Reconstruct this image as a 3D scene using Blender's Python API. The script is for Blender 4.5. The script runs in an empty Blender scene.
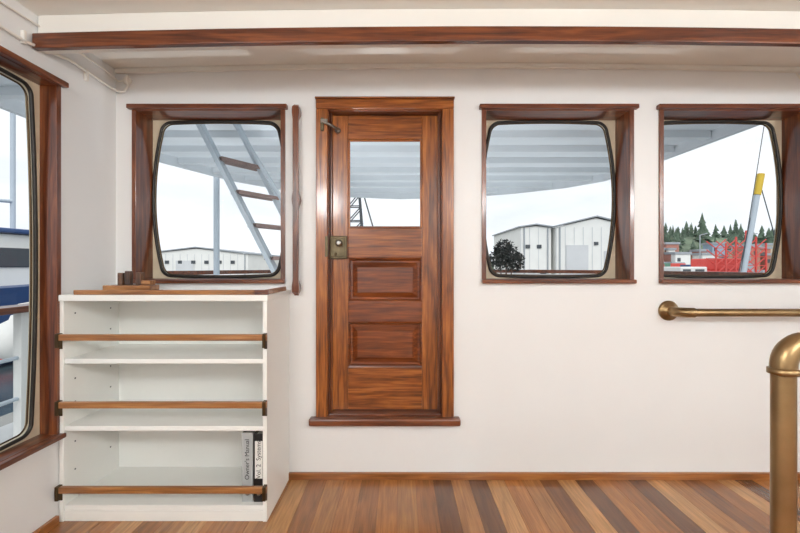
import bpy, bmesh, math, random
from mathutils import Vector, Matrix
random.seed(7)
S=bpy.context.scene
COL=S.collection
CZ=1.06; D=2.0; F=400.0
def R(z): return z+CZ
# ------------------------------------------------------------ materials
def newmat(n):
    m=bpy.data.materials.new(n); m.use_nodes=True
    return m,m.node_tree,m.node_tree.nodes['Principled BSDF']
def srgb(c):
    return tuple(((v/255)/12.92 if v/255<=.04045 else ((v/255+.055)/1.055)**2.4) for v in c)+(1,)
def paint(n,c,rough=.5,metal=0,var=.03,scale=6,bump=0.0,coat=0,bscale=40):
    m,t,b=newmat(n); c=srgb(c)
    tc=t.nodes.new('ShaderNodeTexCoord'); no=t.nodes.new('ShaderNodeTexNoise')
    no.inputs['Scale'].default_value=scale; no.inputs['Detail'].default_value=4
    t.links.new(tc.outputs['Object'],no.inputs['Vector'])
    r=t.nodes.new('ShaderNodeValToRGB')
    r.color_ramp.elements[0].position=.3; r.color_ramp.elements[1].position=.7
    r.color_ramp.elements[0].color=tuple(v*(1-var) for v in c[:3])+(1,)
    r.color_ramp.elements[1].color=tuple(min(1,v*(1+var)) for v in c[:3])+(1,)
    t.links.new(no.outputs['Fac'],r.inputs['Fac']); t.links.new(r.outputs['Color'],b.inputs['Base Color'])
    b.inputs['Roughness'].default_value=rough; b.inputs['Metallic'].default_value=metal
    b.inputs['Coat Weight'].default_value=coat
    if bump:
        n2=t.nodes.new('ShaderNodeTexNoise'); n2.inputs['Scale'].default_value=bscale
        t.links.new(tc.outputs['Object'],n2.inputs['Vector'])
        bp=t.nodes.new('ShaderNodeBump'); bp.inputs['Strength'].default_value=bump; bp.inputs['Distance'].default_value=.01
        t.links.new(n2.outputs['Fac'],bp.inputs['Height']); t.links.new(bp.outputs['Normal'],b.inputs['Normal'])
    return m
def wood(n,dark,mid,light,axis='Z',rough=.28,coat=.5,scale=1.0,fine=.35,lo=.37,hi=.63,fs=110):
    m,t,b=newmat(n)
    tc=t.nodes.new('ShaderNodeTexCoord')
    def layer(across,along,dist,det):
        mp=t.nodes.new('ShaderNodeMapping')
        s=[across*scale]*3; s['XYZ'.index(axis)]=along*scale
        mp.inputs['Scale'].default_value=s
        no=t.nodes.new('ShaderNodeTexNoise'); no.inputs['Scale'].default_value=1
        no.inputs['Detail'].default_value=det; no.inputs['Distortion'].default_value=dist
        t.links.new(tc.outputs['Object'],mp.inputs['Vector']); t.links.new(mp.outputs['Vector'],no.inputs['Vector'])
        return no
    a=layer(26,2.4,1.6,5); f=layer(fs,5,.8,4)
    mx=t.nodes.new('ShaderNodeMath'); mx.operation='MULTIPLY_ADD'; mx.inputs[1].default_value=fine
    t.links.new(f.outputs['Fac'],mx.inputs[0])
    m2=t.nodes.new('ShaderNodeMath'); m2.operation='MULTIPLY'; m2.inputs[1].default_value=1-fine
    t.links.new(a.outputs['Fac'],m2.inputs[0]); t.links.new(m2.outputs[0],mx.inputs[2])
    r=t.nodes.new('ShaderNodeValToRGB'); e=r.color_ramp.elements
    e[0].position=lo; e[0].color=srgb(dark); e[1].position=hi; e[1].color=srgb(light)
    k=e.new(.5); k.color=srgb(mid)
    t.links.new(mx.outputs[0],r.inputs['Fac']); t.links.new(r.outputs['Color'],b.inputs['Base Color'])
    b.inputs['Roughness'].default_value=rough; b.inputs['Coat Weight'].default_value=coat; b.inputs['Coat Roughness'].default_value=.12
    return m
def glassmat(n):
    m=bpy.data.materials.new(n); m.use_nodes=True; t=m.node_tree; t.nodes.clear()
    o=t.nodes.new('ShaderNodeOutputMaterial'); mx=t.nodes.new('ShaderNodeMixShader')
    tr=t.nodes.new('ShaderNodeBsdfTransparent'); tr.inputs['Color'].default_value=(.97,.98,.98,1)
    g=t.nodes.new('ShaderNodeBsdfGlossy'); g.inputs['Roughness'].default_value=.02
    lw=t.nodes.new('ShaderNodeFresnel'); lw.inputs['IOR'].default_value=1.25
    t.links.new(lw.outputs[0],mx.inputs[0]); t.links.new(tr.outputs[0],mx.inputs[1]); t.links.new(g.outputs[0],mx.inputs[2])
    t.links.new(mx.outputs[0],o.inputs['Surface'])
    return m
M_WALL=paint('wall_paint',(236,236,235),.38,var=.012,scale=3,bump=.02,bscale=25)
M_CEIL=paint('ceiling_paint',(241,239,232),.45,var=.012,scale=3)
M_WHITE=paint('white_laminate',(240,240,235),.35,var=.01)
M_CREAM=paint('cream_panel',(216,202,176),.6,var=.05,scale=14)
mah=((70,32,15),(104,52,26),(134,74,38))
M_MZ=wood('mahogany_vertical',*mah,axis='Z'); M_MX=wood('mahogany_horizontal',*mah,axis='X'); M_MY=wood('mahogany_deep',*mah,axis='Y')
oak=((92,44,12),(146,80,26),(182,110,46))
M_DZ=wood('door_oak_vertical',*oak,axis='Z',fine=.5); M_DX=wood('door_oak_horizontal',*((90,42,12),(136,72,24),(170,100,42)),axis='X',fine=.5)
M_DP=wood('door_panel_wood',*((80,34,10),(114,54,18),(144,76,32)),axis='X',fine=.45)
M_RAILW=wood('rail_teak',*((128,80,38),(156,102,54),(182,128,76)),axis='X')
M_BASE=wood('baseboard_wood',*((124,72,30),(152,92,42),(176,114,58)),axis='X')
M_BASEY=wood('baseboard_wood_y',*((124,72,30),(152,92,42),(176,114,58)),axis='Y')
M_DKW=wood('dark_wood',*((60,36,20),(92,58,34),(116,78,48)),axis='Z')
def tri(c,k=.15):
    return (tuple(int(v*(1-k)) for v in c),c,tuple(min(255,int(v*(1+k))) for v in c))
FL=[wood('floor_plank_'+str(i),*tri(c),axis='Y',rough=.26,coat=.35,fine=.4,fs=150,lo=.35,hi=.65) for i,c in enumerate([
 (160,108,60),(180,130,80),(104,64,35),(144,92,49),(124,77,42),(166,108,57)])]
M_GASK=paint('dark_bronze_gasket',(44,40,36),.45,metal=.3,var=.2,scale=30)
M_GLASS=glassmat('window_glass')
M_BRASS=paint('aged_brass',(154,128,92),.36,metal=1,var=.24,scale=12,bump=.03)
M_BRK=paint('bronze_bracket',(84,66,44),.4,metal=.8,var=.15)
M_STEEL=paint('steel',(150,148,142),.3,metal=1,var=.1)
M_LOCK=paint('lock_bronze',(96,86,66),.4,metal=.85,var=.3,scale=30)
M_CABLE=paint('white_cable',(236,232,224),.5)
M_BLACK=paint('black_vinyl',(26,26,28),.45); M_GREY=paint('grey_vinyl',(176,180,180),.5)
M_NET=paint('dark_net',(44,50,48),.9,var=.3)
M_LABEL=paint('paper_label',(235,235,230),.7)
M_OVH=paint('overhang_paint',(230,235,239),.6,var=.03,scale=2)
M_LAD=paint('ladder_paint',(192,203,212),.5); M_TREAD=paint('tread_rust',(128,108,102),.7,var=.2)
M_WH=paint('warehouse_white',(236,236,232),.8,var=.04,scale=.6); M_WH2=paint('warehouse_pale_grey',(208,210,212),.8,var=.05,scale=.6)  # second tone: pale grey for siding ribs and roller doors
M_ROOF=paint('roof_grey',(160,166,172),.7); M_DARK=paint('dark_opening',(70,76,82),.6)
M_TREE=paint('foliage',(88,106,88),.9,var=.35,scale=.5); M_HILL=paint('hill',(116,130,108),.9,var=.35,scale=.15)
M_ASPH=paint('quay_concrete',(150,150,146),.9,var=.15,scale=.3)
M_RED=paint('red_paint',(220,84,76),.6); M_YEL=paint('yellow_paint',(226,190,60),.5); M_BLUE=paint('blue_hull',(46,78,128),.4)
M_GRN=paint('green_paint',(96,140,120),.6); M_ORG=paint('orange_paint',(214,130,70),.6)
M_DECK=paint('deck_grey',(200,202,202),.8)
M_WATER=paint('water',(72,88,94),.25,var=.35,scale=.6,bump=.8,bscale=1.5)
# ------------------------------------------------------------ helpers
def link(o,parent=None):
    COL.objects.link(o)
    if parent: o.parent=parent
    return o
def empty(n,loc=(0,0,0),rz=0,sc=1):
    e=bpy.data.objects.new(n,None); e.empty_display_size=.1; e.location=loc; e.rotation_euler=(0,0,rz); e.scale=(sc,sc,sc)
    return link(e)
def mesh(n,v,f,mat,parent=None,bevel=0,smooth=False,seg=2):
    me=bpy.data.meshes.new(n); me.from_pydata(v,[],f)
    for m in (mat if isinstance(mat,list) else [mat]): me.materials.append(m)
    bm=bmesh.new(); bm.from_mesh(me); bmesh.ops.recalc_face_normals(bm,faces=bm.faces); bm.to_mesh(me); bm.free()
    o=bpy.data.objects.new(n,me); link(o,parent)
    if smooth:
        for p in me.polygons: p.use_smooth=True
    if bevel:
        b=o.modifiers.new('bev','BEVEL'); b.width=bevel; b.segments=seg; b.limit_method='ANGLE'
    return o
BF=[(0,1,2,3),(4,7,6,5),(0,4,5,1),(1,5,6,2),(2,6,7,3),(3,7,4,0)]
def bv(x0,x1,y0,y1,z0,z1):
    return [(x0,y0,z0),(x1,y0,z0),(x1,y1,z0),(x0,y1,z0),(x0,y0,z1),(x1,y0,z1),(x1,y1,z1),(x0,y1,z1)]
def box(n,x0,x1,y0,y1,z0,z1,mat,parent=None,bevel=.002):
    return mesh(n,bv(x0,x1,y0,y1,z0,z1),BF,mat,parent,bevel)
def boxes(n,L,mat,parent=None,bevel=0):
    v=[];f=[]
    for b in L:
        k=len(v); v+=bv(*b); f+=[tuple(i+k for i in q) for q in BF]
    return mesh(n,v,f,mat,parent,bevel)
def beamv(p0,p1,w,h,up=Vector((0,0,1))):
    p0=Vector(p0);p1=Vector(p1);d=(p1-p0).normalized(); s=d.cross(up)
    if s.length<1e-3: s=Vector((1,0,0))
    s.normalize(); u=s.cross(d).normalized()
    o=[]
    for p in (p0,p1):
        for a,b in ((-1,-1),(1,-1),(1,1),(-1,1)): o.append(tuple(p+s*a*w/2+u*b*h/2))
    return o
def struts(n,L,mat,parent=None,bevel=0):
    v=[];f=[]
    for p0,p1,w,h in L:
        k=len(v); v+=beamv(p0,p1,w,h); f+=[tuple(i+k for i in q) for q in BF]
    return mesh(n,v,f,mat,parent,bevel)
def tube(n,pts,r,mat,parent=None,cyc=False,res=6,smooth=False):
    c=bpy.data.curves.new(n,'CURVE'); c.dimensions='3D'; c.bevel_depth=r; c.bevel_resolution=res; c.use_fill_caps=True
    s=c.splines.new('POLY'); s.points.add(len(pts)-1)
    for i,p in enumerate(pts): s.points[i].co=(*p,1)
    s.use_cyclic_u=cyc; s.use_smooth=True
    c.materials.append(mat)
    return link(bpy.data.objects.new(n,c),parent)
def lathe(n,prof,origin,axis,mat,parent=None,seg=32):
    ax=Vector(axis).normalized(); q=Vector((0,0,1)).rotation_difference(ax); o0=Vector(origin)
    v=[];f=[]
    for r,h in prof:
        for i in range(seg):
            a=2*math.pi*i/seg; v.append(tuple(o0+q@Vector((r*math.cos(a),r*math.sin(a),h))))
    for j in range(len(prof)-1):
        for i in range(seg):
            f.append((j*seg+i,j*seg+(i+1)%seg,(j+1)*seg+(i+1)%seg,(j+1)*seg+i))
    f.append(tuple(range(seg))); f.append(tuple((len(prof)-1)*seg+i for i in range(seg)))
    o=mesh(n,v,f,mat,parent)
    for p in o.data.polygons: p.use_smooth=len(p.vertices)==4
    return o
def arc(c,a,b,n=10):
    c=Vector(c);a=Vector(a);b=Vector(b)
    return [tuple(c+a*math.cos(t)+b*math.sin(t)) for t in [math.pi/2*i/n for i in range(n+1)]]
# ------------------------------------------------------------ shell
XL,XR,YB=-1.42,3.0,-4.2
def ceilz(x): return 2.04+.03*(1-((x-.4)/1.9)**2)
JT=.022
def wall(n,axis,u0,u1,holes,t0,t1,mat,ztop=2.2):
    us=sorted(set([u0,u1]+[h[0] for h in holes]+[h[1] for h in holes]))
    L=[]
    for a,b in zip(us[:-1],us[1:]):
        hs=sorted([h for h in holes if h[0]<=a+1e-6 and h[1]>=b-1e-6],key=lambda h:h[2])
        z=-.15
        for h in hs: L.append((a,b,z,h[2])); z=h[3]
        L.append((a,b,z,ztop))
    if axis=='x': return boxes(n,[(a,b,t0,t1,c,d) for a,b,c,d in L],mat)
    return boxes(n,[(t0,t1,a,b,c,d) for a,b,c,d in L],mat)
W=[(-1.315,-.595),(.43,1.145),(1.315,2.03)]; WZ=(R(-.0625),R(.7775))
DR=(-.355,.205,R(-.7375),R(.7775))
holes=[(a-JT,b+JT,WZ[0]-JT,WZ[1]+JT) for a,b in W]+[(DR[0]-JT,DR[1]+JT,DR[2]-JT,DR[3]+JT)]
wall('wall_front','x',XL-.1,XR+.1,holes,0,.17,M_WALL)
LWY=(-1.32,-.354); LWZ=(R(-.69),R(.745))
wall('wall_left','y',YB,0,[(LWY[0]-JT,LWY[1]+JT,LWZ[0]-JT,LWZ[1]+JT)],XL-.1,XL,M_WALL)
RWY=(-1.6,-.6); RWZ=(R(-.1),R(.745))
wall('wall_right','y',YB,0,[(RWY[0]-JT,RWY[1]+JT,RWZ[0]-JT,RWZ[1]+JT)],XR,XR+.1,M_WALL)
box('wall_back',XL-.1,XR+.1,YB-.1,YB,-.15,2.2,M_WALL,bevel=0)
v=[];f=[];N=32
for i in range(N+1):
    x=XL+(XR-XL)*i/N
    for y,z in ((0,ceilz(x)),(YB,ceilz(x)),(YB,2.2),(0,2.2)): v.append((x,y,z))
for i in range(N):
    for j in range(4): f.append((i*4+j,i*4+(j+1)%4,i*4+4+(j+1)%4,i*4+4+j))
f+= [(0,1,2,3),tuple(N*4+j for j in range(4))]
mesh('ceiling',v,f,M_CEIL)
# floor planks
pw=.088
v=[];f=[];mi=[]
x=XL; i=0
pat=[3,0,5,1,3,0,1,5,3,0,1,3,0,5,3,5,0,3,2,0,2,1,5,0,4,1,2,5,3,2,1,0,4,3,1,2,5,0,3,4,1,2,0,5,3,4,0,1,2,3,5,0]
v+=bv(XL,XR,YB,0,-.15,-.004); f+=BF; mi+=[4]*6
while x<XR-1e-4:
    x1=min(x+pw,XR); k=len(v)
    v+=bv(x+.0006,x1-.0006,YB,0,-.004,0); f+=[tuple(q+k for q in g) for g in BF]; mi+=[pat[i%len(pat)]]*6
    x=x1;i+=1
fo=mesh('floor',v,f,FL)
for p,m in zip(fo.data.polygons,mi): p.material_index=m
def strip(n,y0,y1,za,zb,mat,parent):
    v=[];f=[]
    for i in range(N+1):
        x=XL+.003+(XR-XL-.006)*i/N; c=ceilz(x)
        for y,z in ((y0,c+za),(y1,c+za),(y1,c+zb),(y0,c+zb)): v.append((x,y,z))
    for i in range(N):
        for j in range(4): f.append((i*4+j,i*4+(j+1)%4,i*4+4+(j+1)%4,i*4+4+j))
    f.extend([(0,1,2,3),tuple(N*4+j for j in range(4))])
    return mesh(n,v,f,mat,parent,.004)
bm_=empty('ceiling_beam')
strip('painted_beam',-.436,-.40,-.135,.0,M_CEIL,bm_)
strip('varnished_face',-.462,-.436,-.142,-.084,M_MX,bm_)
cn=empty('trim_1'); strip('cornice',-.018,-.001,-.022,0,M_CEIL,cn)
box('baseboard_front',-.56,XR,-.016,-.0005,0,.034,M_BASE)
box('baseboard_left',XL+.0005,XL+.016,YB,-.35,0,.034,M_BASEY)
# ------------------------------------------------------------ windows
def outline(w,h,k=.12,k2=.02,r=.06,n=8,m=12):
    P=[]
    cs=[(w-r,h-r,0),(-w+r,h-r,90),(-w+r,-h+r,180),(w-r,-h+r,270)]
    for ci in range(4):
        cx,cy,a0=cs[ci]
        for i in range(n+1):
            a=math.radians(a0+90*i/n); P.append((cx+r*math.cos(a),cy+r*math.sin(a)))
        nx=cs[(ci+1)%4]; a=math.radians(a0+90)
        p=(cx+r*math.cos(a),cy+r*math.sin(a)); q=(nx[0]+r*math.cos(a),nx[1]+r*math.sin(a))
        for i in range(1,m): P.append((p[0]+(q[0]-p[0])*i/m,p[1]+(q[1]-p[1])*i/m))
    return [(x*(1+k*(1-(z/h)**2)),z*(1+k2*(1-(x/w)**2))) for x,z in P]
def window(n,loc,rz,W_,z0,z1,dep,ins=.02,k=.12,rad=.04):
    e=empty(n,loc,rz); a=-W_/2; b=W_/2
    box('jamb_1',a-JT,a,-.008,dep+.02,z0-JT,z1+JT,M_MZ,e); box('jamb_2',b,b+JT,-.008,dep+.02,z0-JT,z1+JT,M_MZ,e)
    box('head_board',a,b,-.008,dep+.02,z1,z1+JT,M_MX,e); box('bottom_board',a,b,-.008,dep+.02,z0-JT,z0,M_MX,e)
    box('head_casing',a-.036,b+.036,-.03,-.001,z1+.004,z1+.026,M_MX,e,.004)
    box('sill_nosing',a-.024,b+.024,-.03,-.001,z0-.022,z0-.002,M_MX,e,.005)
    cz=(z0+z1)/2; h=(z1-z0)/2; w=W_/2-ins; wc=w/(1+k)
    O=[(x,z+cz) for x,z in outline(wc,(h-.006)/1.02,k,r=rad)]
    m=len(O); v=[];f=[]
    Wo=W_/2+.006; Ho=h+.006
    for x,z in O:
        dx,dz=x,z-cz; s=1/max(abs(dx)/Wo,abs(dz)/Ho)
        v+= [(x,dep-.012,z),(dx*s,dep-.012,cz+dz*s),(x,dep+.012,z),(dx*s,dep+.012,cz+dz*s)]
    for i in range(m):
        j=(i+1)%m
        f+=[(4*i,4*j,4*j+1,4*i+1),(4*i+2,4*i+3,4*j+3,4*j+2),(4*i,4*i+2,4*j+2,4*j)]
    mesh('backing_panel',v,f,M_CREAM,e)
    tube('gasket',[(x,dep-.014,z) for x,z in O],.0075,M_GASK,e,True,3)
    c2=[(x*.976,(z-cz)*.982+cz) for x,z in O]
    tube('inner_bead',[(x,dep-.006,z) for x,z in c2],.0035,M_BRK,e,True,2)
    g=[(x,dep,z) for x,z in O]
    mesh('glass',g,[tuple(range(m))],M_GLASS,e)
    return e
for i,(a,b) in enumerate(W):
    window('window_%d'%(i+1),((a+b)/2,0,0),0,b-a,WZ[0],WZ[1],.14,ins=.004,k=.175)
window('window_4',(XL,(LWY[0]+LWY[1])/2,0),math.pi/2,LWY[1]-LWY[0],LWZ[0],LWZ[1],.075,ins=.02,k=.05)
window('window_5',(XR,(RWY[0]+RWY[1])/2,0),-math.pi/2,RWY[1]-RWY[0],RWZ[0],RWZ[1],.075,ins=.02,k=.05)
# ------------------------------------------------------------ door
d=empty('door_1')
x0,x1,z0,z1=DR
box('jamb_1',x0-JT,x0,-.002,.16,z0-JT,z1+JT,M_MZ,d); box('jamb_2',x1,x1+JT,-.002,.16,z0-JT,z1+JT,M_MZ,d)
box('jamb_head',x0,x1,-.002,.16,z1,z1+JT,M_MX,d); box('threshold',x0,x1,-.002,.16,z0-JT,z0,M_MX,d)
box('casing_1',x0-.062,x0-.004,-.02,-.001,z0-.01,z1+.004,M_DZ,d,.004); box('casing_2',x1+.004,x1+.062,-.02,-.001,z0-.01,z1+.004,M_DZ,d,.004)
box('casing_head',x0-.062,x1+.062,-.022,-.001,z1+.004,z1+.052,M_DX,d,.004)
box('head_cap',x0-.066,x1+.066,-.03,-.001,z1+.052,z1+.062,M_DX,d,.004)
box('sill',x0-.092,x1+.092,-.05,-.001,z0-.044,z0-.008,M_MX,d,.008)
box('stop_1',x1-.012,x1,.025,.05,z0,z1,M_MZ,d); box('stop_2',x0,x0+.01,.03,.05,z0,z1,M_MZ,d)
yf,yb=.05,.09
gx0,gx1=-.2665,.113
box('stile_1',x0+.002,gx0,yf,yb,z0+.004,z1-.003,M_DZ,d,.003); box('stile_2',gx1,x1-.002,yf,yb,z0+.004,z1-.003,M_DZ,d,.003)
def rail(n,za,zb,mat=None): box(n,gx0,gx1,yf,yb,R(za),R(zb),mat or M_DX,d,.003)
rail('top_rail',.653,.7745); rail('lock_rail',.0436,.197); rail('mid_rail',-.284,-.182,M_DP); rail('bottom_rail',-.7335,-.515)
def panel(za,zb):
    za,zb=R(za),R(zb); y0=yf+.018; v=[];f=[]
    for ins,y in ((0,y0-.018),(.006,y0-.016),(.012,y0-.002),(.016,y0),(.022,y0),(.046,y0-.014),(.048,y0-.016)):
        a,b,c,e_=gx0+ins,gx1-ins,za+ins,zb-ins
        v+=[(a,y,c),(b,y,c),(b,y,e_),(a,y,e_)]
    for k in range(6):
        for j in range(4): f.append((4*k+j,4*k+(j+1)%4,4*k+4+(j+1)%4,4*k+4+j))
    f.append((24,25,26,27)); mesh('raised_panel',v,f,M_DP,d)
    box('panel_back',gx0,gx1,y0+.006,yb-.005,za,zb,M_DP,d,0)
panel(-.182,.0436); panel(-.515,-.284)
for a in ((gx0,gx0+.01,R(.197),R(.653)),(gx1-.01,gx1,R(.197),R(.653))):
    box('glazing_bead',a[0],a[1],yf+.004,yf+.018,a[2],a[3],M_DZ,d,.003)
for a in (R(.197),R(.643)): box('glazing_bead',gx0+.01,gx1-.01,yf+.004,yf+.018,a,a+.01,M_DX,d,.003)
mesh('door_glass',[(gx0,.07,R(.197)),(gx1,.07,R(.197)),(gx1,.07,R(.653)),(gx0,.07,R(.653))],[(0,1,2,3)],M_GLASS,d)
def P(px,py,dep): return ((px-400)*dep/F, dep-D, R(-(py-266.5)*dep/F))
a=P(328,259,2.03); b=P(347,236,2.03)
box('rim_lock',a[0]+.002,b[0],.022,.05,a[2],b[2],M_LOCK,d,.004)
box('lock_plate',a[0]+.012,b[0]-.01,.018,.024,a[2]+.012,b[2]-.012,M_LOCK,d,.002)
box('lock_keeper',x0-.016,x0+.0,-.028,-.018,a[2]+.01,b[2]-.005,M_LOCK,d,.003)
k=P(339,243,2.0); lathe('door_knob',[(.006,0),(.007,.016),(.013,.02),(.017,.028),(.015,.036),(.008,.04)],(k[0],.02,k[2]),(0,-1,0),M_STEEL,d)
k=P(335,254,2.0); lathe('key_escutcheon',[(.007,0),(.007,.004),(.005,.005)],(k[0],.018,k[2]),(0,-1,0),M_BRK,d)
k=P(322,122,1.98); box('hook_plate',k[0]-.006,k[0]+.01,-.03,-.018,k[2]-.045,k[2]+.02,M_LOCK,d,.003)
box('hook_bracket',k[0]-.006,k[0]+.03,-.034,-.026,k[2]-.008,k[2]+.012,M_STEEL,d,.003)
tube('hook_arm',[(k[0],-.034,k[2]),(k[0]+.03,-.03,k[2]-.012),(k[0]+.06,0,k[2]-.02),(k[0]+.075,.045,k[2]-.02)],.007,M_STEEL,d,res=4)
lathe('hook_pivot',[(.014,0),(.014,.014),(.009,.018)],(k[0]+.068,.05,k[2]-.02),(0,-1,0),M_STEEL,d)
# ------------------------------------------------------------ grab handle
gh=empty('wooden_grab_handle')
gx=(298-400)/200.; gt=R((266.5-107)/200.); gb=R((266.5-295)/200.)
L=gt-gb; v=[];f=[];n=60
for i in range(n+1):
    t=i/n; z=gb+L*t
    foot=max(0,1-min(abs(t-c) for c in (.04,.5,.96))/.05)
    foot=foot*foot*(3-2*foot)
    wd=.0135+.0045*foot
    if i in(0,n): wd=.009
    xs=gx
    yo=-.052+ (.03 if i in(0,n) else 0); yi=-.032+.031*foot
    v+=[(xs-wd,yo,z),(xs+wd,yo,z),(xs+wd,yi,z),(xs-wd,yi,z)]
for i in range(n):
    for j in range(4): f.append((i*4+j,i*4+(j+1)%4,i*4+4+(j+1)%4,i*4+4+j))
f+=[(0,1,2,3),tuple(n*4+j for j in range(4))]
mesh('handle_bar',v,f,M_MZ,gh,.004)
# ------------------------------------------------------------ bookshelf
b=empty('bookshelf')
sx0,sx1=-1.415,-.552; sf=-.34; st=R(-.118); T=.018
box('side_1',sx0,sx0+T,sf,-.003,.0,st-.02,M_WHITE,b); box('side_2',sx1-T,sx1,sf,-.003,.0,st-.02,M_WHITE,b)
box('back',sx0+T,sx1-T,-.012,-.003,.03,st-.02,M_WHITE,b,0)
box('top',sx0,sx1+.004,sf-.006,-.003,st-.026,st,M_WHITE,b,.003)
for i,z in enumerate((-.385,-.665,-.995)):
    box('shelf_%d'%(i+1),sx0+T,sx1-T,sf+.006,-.012,R(z)-.02,R(z),M_WHITE,b)
box('kickboard',sx0+T,sx1-T,sf+.004,sf+.02,0,R(-1.015),M_WHITE,b)
def hz(y): return R(-(y-266.5)*1.645/F)
for y in (337.5,405,490):
    z=hz(y); box('fiddle_rail',sx0-.0+.006,sx1+.004,sf-.022,sf-.004,z-.013,z+.013,M_RAILW,b,.003)
    for x in (sx0+.002,sx1-.012):
        box('rail_bracket',x,x+.014,sf-.026,sf-.0005,z-.042,z+.016,M_BRK,b,.002)
        box('bracket_foot',x+.001,x+.013,sf-.004,sf+.001,z-.05,z-.03,M_BRK,b,.001)
box('top_fiddle',-1.36,-.60,sf+.004,sf+.02,st,st+.02,M_RAILW,b,.003)
box('side_fiddle',sx1-.022,sx1-.004,sf+.03,-.04,st,st+.02,M_RAILW,b,.003)
box('corner_fiddle',sx1-.06,sx1+.002,sf+.004,sf+.02,st,st+.02,M_MX,b,.003)
pins=[]
for z in (R(-.20),R(-.30),R(-.48),R(-.58),R(-.75),R(-.87)):
    for y in (-.28,-.07): pins.append((sx0+T-.001,sx0+T+.0015,y-.003,y+.003,z-.003,z+.003))
boxes('peg_holes',pins,M_DARK,b)
r=empty('wooden_pin_rack')
rz=st
box('base_plank',-1.31,-1.10,-.24,-.17,rz+.012,rz+.035,M_RAILW,r,.003)
box('base_foot',-1.315,-1.09,-.25,-.16,rz+.0005,rz+.012,M_RAILW,r,.002)
for x,h in ((-1.25,.09),(-1.218,.098),(-1.168,.092)):
    box('wood_peg',x-.012,x+.012,-.215,-.19,rz+.035,rz+h,M_DKW,r,.003)
box('wood_block',-1.15,-1.112,-.225,-.18,rz+.035,rz+.056,M_RAILW,r,.003)
def binder(x0,x1,y0,mat,label,txt,h=.292):
    e=empty('ring_binder'); z=R(-.995)+.0005
    box('spine',x0,x1,y0,y0+.004,z,z+h,mat,e,.0015)
    box('cover_1',x0,x0+.003,y0+.002,y0+.27,z,z+h,mat,e,.001); box('cover_2',x1-.003,x1,y0+.002,y0+.27,z,z+h,mat,e,.001)
    box('pages',x0+.004,x1-.004,y0+.02,y0+.25,z+.006,z+h-.012,M_LABEL,e,0)
    box('spine_label',x0+.006,x1-.006,y0-.0008,y0+.001,z+.1,z+h-.03,label,e,0)
    lathe('finger_ring',[(.008,0),(.008,.002),(.005,.002)],((x0+x1)/2,y0,z+.035),(0,-1,0),M_STEEL,e)
    c=bpy.data.curves.new('spine_text','FONT'); c.body=txt; c.size=.026; c.align_x='CENTER'; c.align_y='CENTER'; c.extrude=.0002
    c.materials.append(M_BLACK); o=bpy.data.objects.new('spine_text',c); link(o,e)
    o.location=((x0+x1)/2,y0-.0015,z+.18); o.rotation_euler=(math.pi/2,math.radians(-90),0)
binder(-.668,-.622,-.31,M_GREY,M_GREY,"Owner's Manual")
binder(-.618,-.574,-.312,M_BLACK,M_LABEL,"Vol. 2  Systems",.288)
# ------------------------------------------------------------ brass rails
h=empty('brass_handrail'); rz=R(-.22); fx=1.34
lathe('wall_flange',[(.050,.0),(.050,.006),(.043,.012),(.03,.016),(.025,.03)],(fx,-.001,rz),(0,-1,0),M_BRASS,h)
lathe('wall_flange',[(.050,.0),(.050,.006),(.043,.012),(.03,.016),(.025,.03)],(2.7,-.001,rz),(0,-1,0),M_BRASS,h)
pts=[(fx,-.01,rz),(fx,-.05,rz)]+arc((fx+.045,-.05,rz),(-.045,0,0),(0,-.045,0))+arc((2.655,-.05,rz),(0,-.045,0),(.045,0,0))+[(2.7,-.01,rz)]
tube('rail_pipe',pts,.019,M_BRASS,h)
tube('elbow_fitting',[(fx,-.03,rz)]+arc((fx+.045,-.05,rz),(-.045,0,0),(0,-.045,0))+[(fx+.06,-.095,rz)],.0235,M_BRASS,h)
h=empty('brass_handrail'); x,y=.690,-1.28; zt=.923; br=.042
q=arc((x+br,y,zt-br),(-br,0,0),(0,0,br))
q2=arc((1.8-br,y,zt-br),(0,0,br),(br,0,0))
tube('stanchion_pipe',[(x,y,.004)]+q+q2+[(1.8,y,.004)],.0180,M_BRASS,h)
tube('elbow_fitting',[(x,y,zt-.05)]+q+[(x+.06,y,zt)],.0195,M_BRASS,h)
lathe('collar',[(.0180,0),(.0230,.002),(.0230,.011),(.0185,.013)],(x,y,zt-.058),(0,0,1),M_BRASS,h)
for X in (x,1.8): lathe('floor_flange',[(.055,0),(.055,.008),(.035,.016),(.028,.03)],(X,y,.0),(0,0,1),M_BRASS,h)
# ------------------------------------------------------------ cables
cb=empty('electrical_cable')
pts=[]
for i in range(80):
    x=-1.36+4.3*i/79; pts.append((x,-.026,ceilz(x)-.026-.006*abs(math.sin(i*.55))))
tube('cornice_cable',pts,.0035,M_CABLE,cb,res=3)
tube('left_cable',[(XL+.012,-4.0,1.9),(XL+.012,-1.2,1.90),(XL+.012,-.75,1.91),(XL+.012,-.5,1.905),(XL+.012,-.30,1.94),(XL+.012,-.14,1.935),(XL+.013,-.05,1.93),(XL+.03,-.015,1.925),(XL+.05,-.012,1.93),(XL+.07,-.012,1.96),(XL+.065,-.015,2.01)],.006,M_CABLE,cb,res=3)
tube('left_cable_2',[(XL+.01,-4.0,1.99),(XL+.01,-.8,1.99),(XL+.01,-.4,2.0),(XL+.012,-.1,2.0),(XL+.02,-.012,1.98),(XL+.06,-.01,1.985)],.004,M_CABLE,cb,res=3)
lathe('junction',[(.02,0),(.02,.012),(.014,.016)],(XL+.062,-.001,1.985),(0,-1,0),M_CABLE,cb)
for y in (-.2,-.5,-.9): box('cable_clip',XL+.0005,XL+.016,y-.006,y+.006,1.895,1.945,M_CABLE,cb)
tube('loose_end',[(1.93,-.02,2.03),(1.96,-.02,2.02),(1.975,-.02,2.0),(1.985,-.02,1.985)],.003,M_CABLE,cb,res=2)
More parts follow.
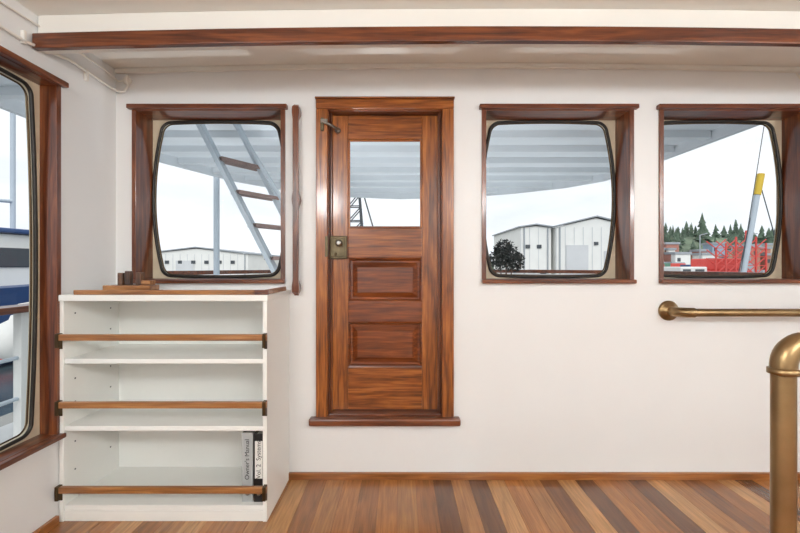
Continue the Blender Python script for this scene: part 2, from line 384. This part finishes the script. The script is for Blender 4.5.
# ------------------------------------------------------------ fill lamps with invented bases, added behind the camera to brighten the room
for X,Y in ((-.88,-2.75),(.9,-2.9),(2.72,-2.6)):
    c=ceilz(X); e=empty('added_fill_lamp')
    lathe('fill_lamp_base',[(.13,0),(.13,.02),(.11,.03)],(X,Y,c-.03),(0,0,1),M_STEEL,e)
    l=bpy.data.lights.new('fill_light','POINT'); l.energy=48; l.shadow_soft_size=.16; l.color=(.95,.98,.995)
    o=bpy.data.objects.new('fill_light',l); link(o,e); o.location=(X,Y,c-.24)
# ------------------------------------------------------------ exterior
OP=[(-2.7,2.18),(-2.68,3.0),(-2.6,3.6),(-2.44,4.15),(-2.1,5.0),(-1.6,5.65),(-.9,6.15),(0,6.35),(.9,6.25),(1.7,5.85),(2.25,5.45),(2.56,5.0),(2.64,4.2),(2.7,3.1),(2.72,2.18)]
def slab(n,z0,z1,mat,parent=None):
    v=[(x,dp-D,z0) for x,dp in OP]+[(x,dp-D,z1) for x,dp in OP]
    m=len(OP); f=[tuple(range(m)),tuple(range(m,2*m))]+[(i,(i+1)%m,m+(i+1)%m,m+i) for i in range(m)]
    return mesh(n,v,f,mat,parent)
ov=empty('deck_overhang'); slab('slab',R(1.16),R(1.24),M_OVH,ov)
def halfw(dp):
    xs=[]
    for i in range(len(OP)-1):
        (xa,da),(xb,db)=OP[i],OP[i+1]
        if da!=db and min(da,db)<=dp<=max(da,db): xs.append(xa+(xb-xa)*(dp-da)/(db-da))
    return min(xs)+.03,max(xs)-.03
dp=2.6; L=[]
while dp<6.2:
    a_,b_=halfw(dp); L.append((a_,b_,dp-D-.03,dp-D+.03,R(1.10),R(1.16))); dp+=.42
boxes('deck_beams',L,M_OVH,ov)
rim=[(x,dp-D,R(1.13)) for x,dp in OP]
struts('rim',[(rim[i],rim[i+1],.04,.12) for i in range(len(rim)-1)],M_OVH,ov)
slab('ship_deck',-.1,-.02,M_DECK)
bw=empty('bulwark'); pb=[(x*1.12,(dp-2.18)*1.12+.18) for x,dp in OP][3:]
struts('plating',[((pb[i][0],pb[i][1],.42),(pb[i+1][0],pb[i+1][1],.42),.06,1.05) for i in range(len(pb)-1)],M_WH,bw)
struts('cap_rail',[((pb[i][0],pb[i][1],.985),(pb[i+1][0],pb[i+1][1],.985),.16,.05) for i in range(len(pb)-1)],M_MX,bw)
for X,Y in ((-.45,.6),(.3,.6),(-1.9,1.6),(1.9,2.6),(0,3.6)):  # unseen upward fill spots, added to brighten the underside of the overhang
    e=empty('added_deck_fill')
    lathe('deck_fill_housing',[(.07,0),(.08,.03),(.09,.10),(.085,.11)],(X,Y,-.02),(0,0,1),M_STEEL,e)
    l=bpy.data.lights.new('deck_fill_light','SPOT'); l.energy=56; l.spot_size=math.radians(130); l.spot_blend=1; l.shadow_soft_size=.08; l.color=(.93,.97,1)
    o=bpy.data.objects.new('deck_fill_light',l); link(o,e); o.location=(X,Y,.16); o.rotation_euler=(math.pi-.25,0,0)
def PX(px,py,dep): return Vector(P(px,py,dep))
tube('deck_stanchion',[(-2.29+.02,2.95,-.02),(-2.27,2.95,R(1.16))],.035,M_LAD)
ld=empty('ship_ladder')
nt=PX(197,118,2.9); nb=PX(290,300,2.9)
dirn=(nb-nt).normalized(); tt=(R(1.16)-nt.z)/dirn.z; nt=nt+dirn*tt; tb=(0-nt.z)/dirn.z; nb=nt+dirn*tb
off=Vector((.2,.3,0))
struts('stringers',[(nt,nb,.10,.03),(nt+off,nb+off,.10,.03)],M_LAD,ld)
tr=[]
zz=R(.78)
while zz>.1:
    s_=(zz-nt.z)/dirn.z; p=nt+dirn*s_; tr.append((p,p+off,.10,.025)); zz-=.24
struts('treads',tr,M_TREAD,ld)
tube('ladder_handrail',[tuple(nt+Vector((.12,-.02,.2))),tuple(nb+Vector((.3,-.02,.3)))],.016,M_LAD,ld)
# potted shrub / dark leafy mass on deck: leaves scattered in an irregular clump
hr=empty('deck_shrub'); c=Vector(P(506,256,5.6))
random.seed(4); v=[];f=[]
blobs=[(Vector((0,0,0)),.19),(Vector((-.10,0,-.06)),.14),(Vector((.12,0,-.08)),.13),(Vector((-.03,0,.10)),.12)]
for j in range(1500):
    o_,rr=random.choice(blobs)
    dv=Vector((random.gauss(0,1),random.gauss(0,1),random.gauss(0,1))).normalized()*rr*random.uniform(.55,1.12)
    p=c+o_+dv; s=random.uniform(.018,.034)
    u=Vector((random.gauss(0,1),random.gauss(0,1),random.gauss(0,1))).normalized(); w_=u.orthogonal().normalized()
    k=len(v); v+=[tuple(p-u*s),tuple(p+w_*s*.5),tuple(p+u*s),tuple(p-w_*s*.5)]; f.append((k,k+1,k+2,k+3))
mesh('leaves',v,f,M_NET,hr)
struts('stems',[((c.x,c.y,.5),(c.x+dx,c.y+dy,c.z+dz),.015,.015) for dx,dy,dz in ((0,0,.05),(-.1,.02,-.02),(.1,-.03,-.03),(.03,.08,.08))],M_DKW,hr)
lathe('planter',[(.12,0),(.15,.3),(.17,.5),(.15,.5),(.14,.44)],(c.x,c.y,-.02),(0,0,1),M_DARK,hr)
mesh('water',[(-400,-200,-2.2),(400,-200,-2.2),(400,600,-2.2),(-400,600,-2.2)],[(0,1,2,3)],M_WATER)
box('quay',-200,200,30,300,-3,-1.3,M_ASPH,None,0)
def warehouse(n,x0,x1,y0,y1,h,ridge,doors,wins,gz=-1.29):
    e=empty(n); xm=(x0+x1)/2
    v=[(x0,y0,gz),(x1,y0,gz),(x1,y1,gz),(x0,y1,gz),(x0,y0,h),(x1,y0,h),(x1,y1,h),(x0,y1,h),(xm,y0,ridge),(xm,y1,ridge)]
    mesh('walls',v,[(0,1,5,8,4),(3,2,6,9,7),(0,3,7,4),(1,2,6,5),(0,1,2,3)],M_WH,e)
    w=.25
    mesh('roof',[(x0-w,y0-w,h),(xm,y0-w,ridge+.12),(x1+w,y0-w,h),(x0-w,y1,h),(xm,y1,ridge+.12),(x1+w,y1,h),(x0-w,y0-w,h+.12),(xm,y0-w,ridge+.24),(x1+w,y0-w,h+.12),(x0-w,y1,h+.12),(xm,y1,ridge+.24),(x1+w,y1,h+.12)],
      [(0,1,4,3),(1,2,5,4),(6,7,10,9),(7,8,11,10),(0,1,7,6),(1,2,8,7),(0,3,9,6),(2,5,11,8)],M_ROOF,e)
    boxes('siding_ribs',[(x0+i*.9,x0+i*.9+.05,y0-.04,y0,gz,h) for i in range(int((x1-x0)/.9)+1)],M_WH2,e)
    boxes('roller_doors',[(a,b,y0-.08,y0,gz,t) for a,b,t in doors],M_WH2,e)
    boxes('openings',[(a,b,y0-.09,y0,c,d_) for a,b,c,d_ in wins],M_DARK,e)
    boxes('downpipes',[(x0+.3,x0+.42,y0-.12,y0-.04,gz,h),(x1-.42,x1-.3,y0-.12,y0-.04,gz,h)],M_ROOF,e)
def row(x0,x1,n,z,s): return [(x0+(x1-x0)*i/n,x0+(x1-x0)*i/n+s,z,z+s*.8) for i in range(n)]
warehouse('warehouse',15.6,23.6,38,46,5.0,5.9,[(16.6,18.8,3.2),(20.4,22.6,2.6)],row(19.4,23,2,3.2,.4))
warehouse('warehouse',12.2,15.3,38.5,50,5.0,5.15,[(13,13.7,.8)],row(12.7,15,2,2.9,.45)+[(14.2,14.8,.2,.7)])
warehouse('warehouse',-32,-19,48,66,2.6,3.3,[(-28,-25.8,1.8)],row(-31,-19.5,7,1.4,.5))
warehouse('warehouse',-17,-9,58,70,2.0,2.7,[(-15,-13.8,1.2)],row(-16,-10,4,1.1,.4))
def trees(n,L,seed=1):
    random.seed(seed); v=[];f=[]
    for (X,Y,Z,H) in L:
        w=H*random.uniform(.2,.36)
        for t in range(7):
            zb=Z+H*(.04+.13*t); zt=zb+H*.22; rr=w*(1-.13*t)*random.uniform(.75,1.25); k=len(v)
            for i in range(9):
                a=i*math.tau/9+t; q=rr*random.uniform(.55,1.25)
                v.append((X+q*math.cos(a),Y+q*math.sin(a),zb-H*.05*random.random()))
            v.append((X,Y,zt)); 
            for i in range(9): f.append((k+i,k+(i+1)%9,k+9))
    return mesh(n,v,f,M_TREE)
random.seed(3)
def hh(X): return 3+10.5*math.exp(-((X-86)/24)**2)+1.2*math.sin(X*.13)
v=[];f=[]
nx=60
for i in range(nx+1):
    X=-100+300*i/nx
    hgt=hh(X)
    v+=[(X,95,-1.2),(X,112,hgt*.75),(X,130,hgt)]
for i in range(nx):
    for j in range(2): f.append((3*i+j,3*i+3+j,3*i+4+j,3*i+1+j))
mesh('hillside',v,f,M_HILL)
L=[]
for i in range(230):
    X=random.uniform(50,118); Y=random.uniform(99,124); base=min(1,(Y-95)/17)*hh(X)*.72-1.0
    L.append((X,Y,base,random.uniform(2.5,8)*(.85+.3*math.sin(X*.45))))
for i in range(40):
    X=random.uniform(-90,30); L.append((X,104,-.5,random.uniform(3,5.5)))
trees('conifer_trees',L)
random.seed(9)
hv=empty('hillside_houses')
MH=[M_WH,paint('house_blue',(160,180,198),.8),paint('house_brick',(180,124,108),.8),paint('house_tan',(210,196,168),.8)]
allh=[]
for i in range(64):
    X=random.uniform(50,92);Y=random.uniform(84,94); z=random.uniform(-1.6,3.8); w=random.uniform(1.3,3.4)
    allh.append((X,X+w,Y,Y+3,-1.29,z+2.6))
for mi_ in range(4): boxes('house_walls',allh[mi_::4],MH[mi_],hv)
boxes('house_roofs',[(a-.2,b+.2,c-.2,d_+.2,f_,f_+.5) for a,b,c,d_,e_,f_ in allh],M_ROOF,hv)
boxes('house_windows',[(h_[0]+.4,h_[0]+1.1,h_[2]-.05,h_[2],h_[5]-1.6,h_[5]-.8) for h_ in allh],M_DARK,hv)
yc=empty('quay_containers')
random.seed(21)
for m_ in (M_BLUE,M_GRN,M_ORG,M_WH,M_RED,M_ROOF):
    Lc=[]
    for i in range(6):
        X=random.uniform(26,44); Y=random.uniform(40,46); w=random.uniform(.8,1.8); z=random.choice((-1.29,-.6,.2))
        Lc.append((X,X+w,Y,Y+1.2,-1.29,z+random.uniform(.8,1.4)))
    boxes('container',Lc,m_,yc,.04)
for X in (28,33,38.5,43): tube('yard_lamp_post',[(X,42,-1.29),(X,42,4.5),(X+.8,42,4.7)],.06,M_ROOF,yc,res=2)
lt=empty('lattice_mast'); q=[]
cx,cy=(359-400)*18/F,16
for s in ((-1,-1),(1,-1),(1,1),(-1,1)):
    q.append(((cx+s[0]*.45,cy+s[1]*.45,-1.2),(cx-.25+s[0]*.2,cy+s[1]*.2,5.2),.06,.06))
for i in range(9):
    z=-.8+i*.65; w=.42-.025*i; o_=-.25*(i/9.)
    for s in (-1,1):
        q.append(((cx+o_-w,cy+s*w,z),(cx+o_+w,cy+s*w,z+.6),.045,.045)); q.append(((cx+o_-w,cy+s*w,z),(cx+o_+w,cy+s*w,z),.045,.045))
struts('lattice',q,M_DARK,lt)
struts('boom',[((cx,cy,5.0),(cx+1.4,cy,0.2),.06,.06)],M_DARK,lt)
yb_=empty('cargo_boom')
tube('boom_pole',[tuple(P(741,285,7)),tuple(P(757,195,7))],.045,M_LAD,yb_)
tube('boom_tip',[tuple(P(757,195,7)),tuple(P(761,174,7))],.055,M_YEL,yb_)
tube('stay_1',[tuple(P(759,180,7)),tuple(P(735,290,7))],.008,M_DARK,yb_,res=2)
tube('stay_2',[tuple(P(759,180,7)),tuple(P(790,290,7))],.008,M_DARK,yb_,res=2)
tube('stay_3',[tuple(P(765,120,7)),tuple(P(738,290,7))],.006,M_DARK,yb_,res=2)
rg=empty('red_gantry'); q=[]
gy=14
for k_ in range(6):
    X=P(716+k_*10,266,gy+2)[0]; ht=2.5-.25*abs(k_-3)
    q.append(((X,gy,-1.5),(X,gy,ht),.05,.05))
    if k_<5:
        X2=P(726+k_*10,266,gy+2)[0]
        for zz in [ -1+.35*j for j in range(10)]:
            if zz<1.9: q.append(((X,gy,zz),(X2,gy,zz+.35),.03,.03)); q.append(((X,gy,zz),(X2,gy,zz),.03,.03)); q.append(((X,gy+.5,zz+.3),(X2,gy+.5,zz),.03,.03))
struts('red_frame',q,M_RED,rg)
X0=P(714,266,gy+2)[0]; X1=P(766,266,gy+2)[0]
boxes('red_deckhouse',[(X0,X1,gy+.6,gy+3,-2.4,.9),(X0+.5,X1-.2,gy+.6,gy+2,.9,1.4)],M_RED,rg,.05)
boxes('pale_cabin',[(X0-1.2,X0-.1,gy+.2,gy+3,-2.4,1.05)],M_WH,rg,.05)
boxes('cabin_windows',[(X0-1.1,X0-.8,gy+.17,gy+.2,.7,.95),(X0-.6,X0-.25,gy+.17,gy+.2,.7,.95)],M_DARK,rg)
def boat(n,cx,cy,L_,Wd,hm,rz,sc=2):
    e=empty(n,(cx,cy,-2.2),rz,sc); v=[];f=[]
    st_=[(-.5,.8,0),(-.2,1,0),(.2,.95,.1),(.4,.6,.25),(.5,.03,.4)]
    for t,w,s in st_:
        for sx in(-1,1):
            v+=[(t*L_,sx*w*Wd/2*.75,-.2),(t*L_,sx*w*Wd/2,1.5+s)]
    m=len(st_)
    for i in range(m-1):
        a=4*i;f+=[(a,a+1,a+5,a+4),(a+2,a+3,a+7,a+6),(a+1,a+3,a+7,a+5),(a,a+2,a+6,a+4)]
    f.append((0,1,3,2)); mesh('hull',v,f,hm,e)
    boxes('hull_stripe',[(-L_*.5,L_*.2,-Wd*.505,Wd*.505,.15,.3)],M_RED,e)
    box('cabin',-L_*.3,L_*.15,-Wd*.3,Wd*.3,1.45,2.6,M_WH,e,.08); box('cabin_windows',-L_*.27,L_*.12,-Wd*.31,Wd*.31,1.9,2.3,M_DARK,e,.02)
    box('cabin_roof',-L_*.33,L_*.18,-Wd*.33,Wd*.33,2.6,2.7,M_BLUE,e,.03)
    tube('mast',[(0,0,2.7),(0,0,6)],.05,M_LAD,e); tube('boat_boom',[(0,0,3.4),(-L_*.35,0,3.2)],.04,M_LAD,e)
boat('moored_boat',-15,13.5,8,3.2,M_BLUE,1.4,1.7)
boat('moored_boat',-26,23,9,3.4,M_WH,1.0)
boat('moored_boat',-19,5,9,3.4,M_RED,1.2,1.6)
boat('moored_boat',-13,3,7,2.6,M_WH,1.5,1.0)
dk=empty('floating_dock'); box('dock_planks',-7.5,-6.2,-20,28,-2.0,-1.75,M_ASPH,dk,.02)
for y in range(-18,28,5): tube('dock_pile',[(-7.6,y,-3),(-7.6,y,.2)],.14,M_DKW,dk)
se=empty('side_deck'); box('deck',-2.3,XL-.1,YB,.17,-.1,-.02,M_DECK,se,0); box('cap_rail',-2.42,-2.28,YB,2.1,.78,.82,M_MY,se)
for y in (-3.6,-2.6,-1.6,-.6,.45,1.5): box('rail_post',-2.37,-2.32,y,y+.05,-.02,.78,M_WH,se)
for zz in (.25,.5): tube('rail_wire',[(-2.345,YB,zz),(-2.345,2.1,zz)],.012,M_LAD,se)
fe=empty('boat_fender'); fX,fY,fZ=-2.62,.72,.56
lathe('ball',[(.02,-.13),(.08,-.11),(.125,-.05),(.135,0),(.125,.05),(.08,.11),(.03,.14),(.02,.17)],(fX,fY,fZ),(0,0,1),M_WH,fe)
tube('fender_line',[(fX,fY,fZ+.16),(fX+.03,fY,.80),(fX+.2,fY,.83)],.008,M_CABLE,fe,res=2)
# ------------------------------------------------------------ daylight
w=bpy.data.worlds.new('overcast'); S.world=w; w.use_nodes=True; t=w.node_tree; bg=t.nodes['Background']
tc=t.nodes.new('ShaderNodeTexCoord'); mp=t.nodes.new('ShaderNodeMapping'); mp.inputs['Scale'].default_value=(1.5,1.5,5)
no=t.nodes.new('ShaderNodeTexNoise'); no.inputs['Scale'].default_value=2; no.inputs['Detail'].default_value=5
r=t.nodes.new('ShaderNodeValToRGB'); r.color_ramp.elements[0].position=.35; r.color_ramp.elements[1].position=.65
r.color_ramp.elements[0].color=(.78,.83,.88,1); r.color_ramp.elements[1].color=(.95,.97,1,1)
t.links.new(tc.outputs['Generated'],mp.inputs['Vector']); t.links.new(mp.outputs['Vector'],no.inputs['Vector'])
t.links.new(no.outputs['Fac'],r.inputs['Fac']); t.links.new(r.outputs['Color'],bg.inputs['Color']); bg.inputs['Strength'].default_value=1.2
l=bpy.data.lights.new('hazy_sun','SUN'); l.energy=1.3; l.angle=math.radians(25)
o=bpy.data.objects.new('hazy_sun',l); link(o); o.rotation_euler=(math.radians(52),0,math.radians(12)); o.location=(0,-6,8)
# ------------------------------------------------------------ camera
c=bpy.data.cameras.new('camera'); c.lens=18; c.sensor_width=36; c.clip_start=.05; c.clip_end=1000
o=bpy.data.objects.new('camera',c); link(o); o.location=(0,-D,CZ); o.rotation_euler=(math.pi/2,0,0)
S.camera=o
S.view_settings.view_transform='Standard'
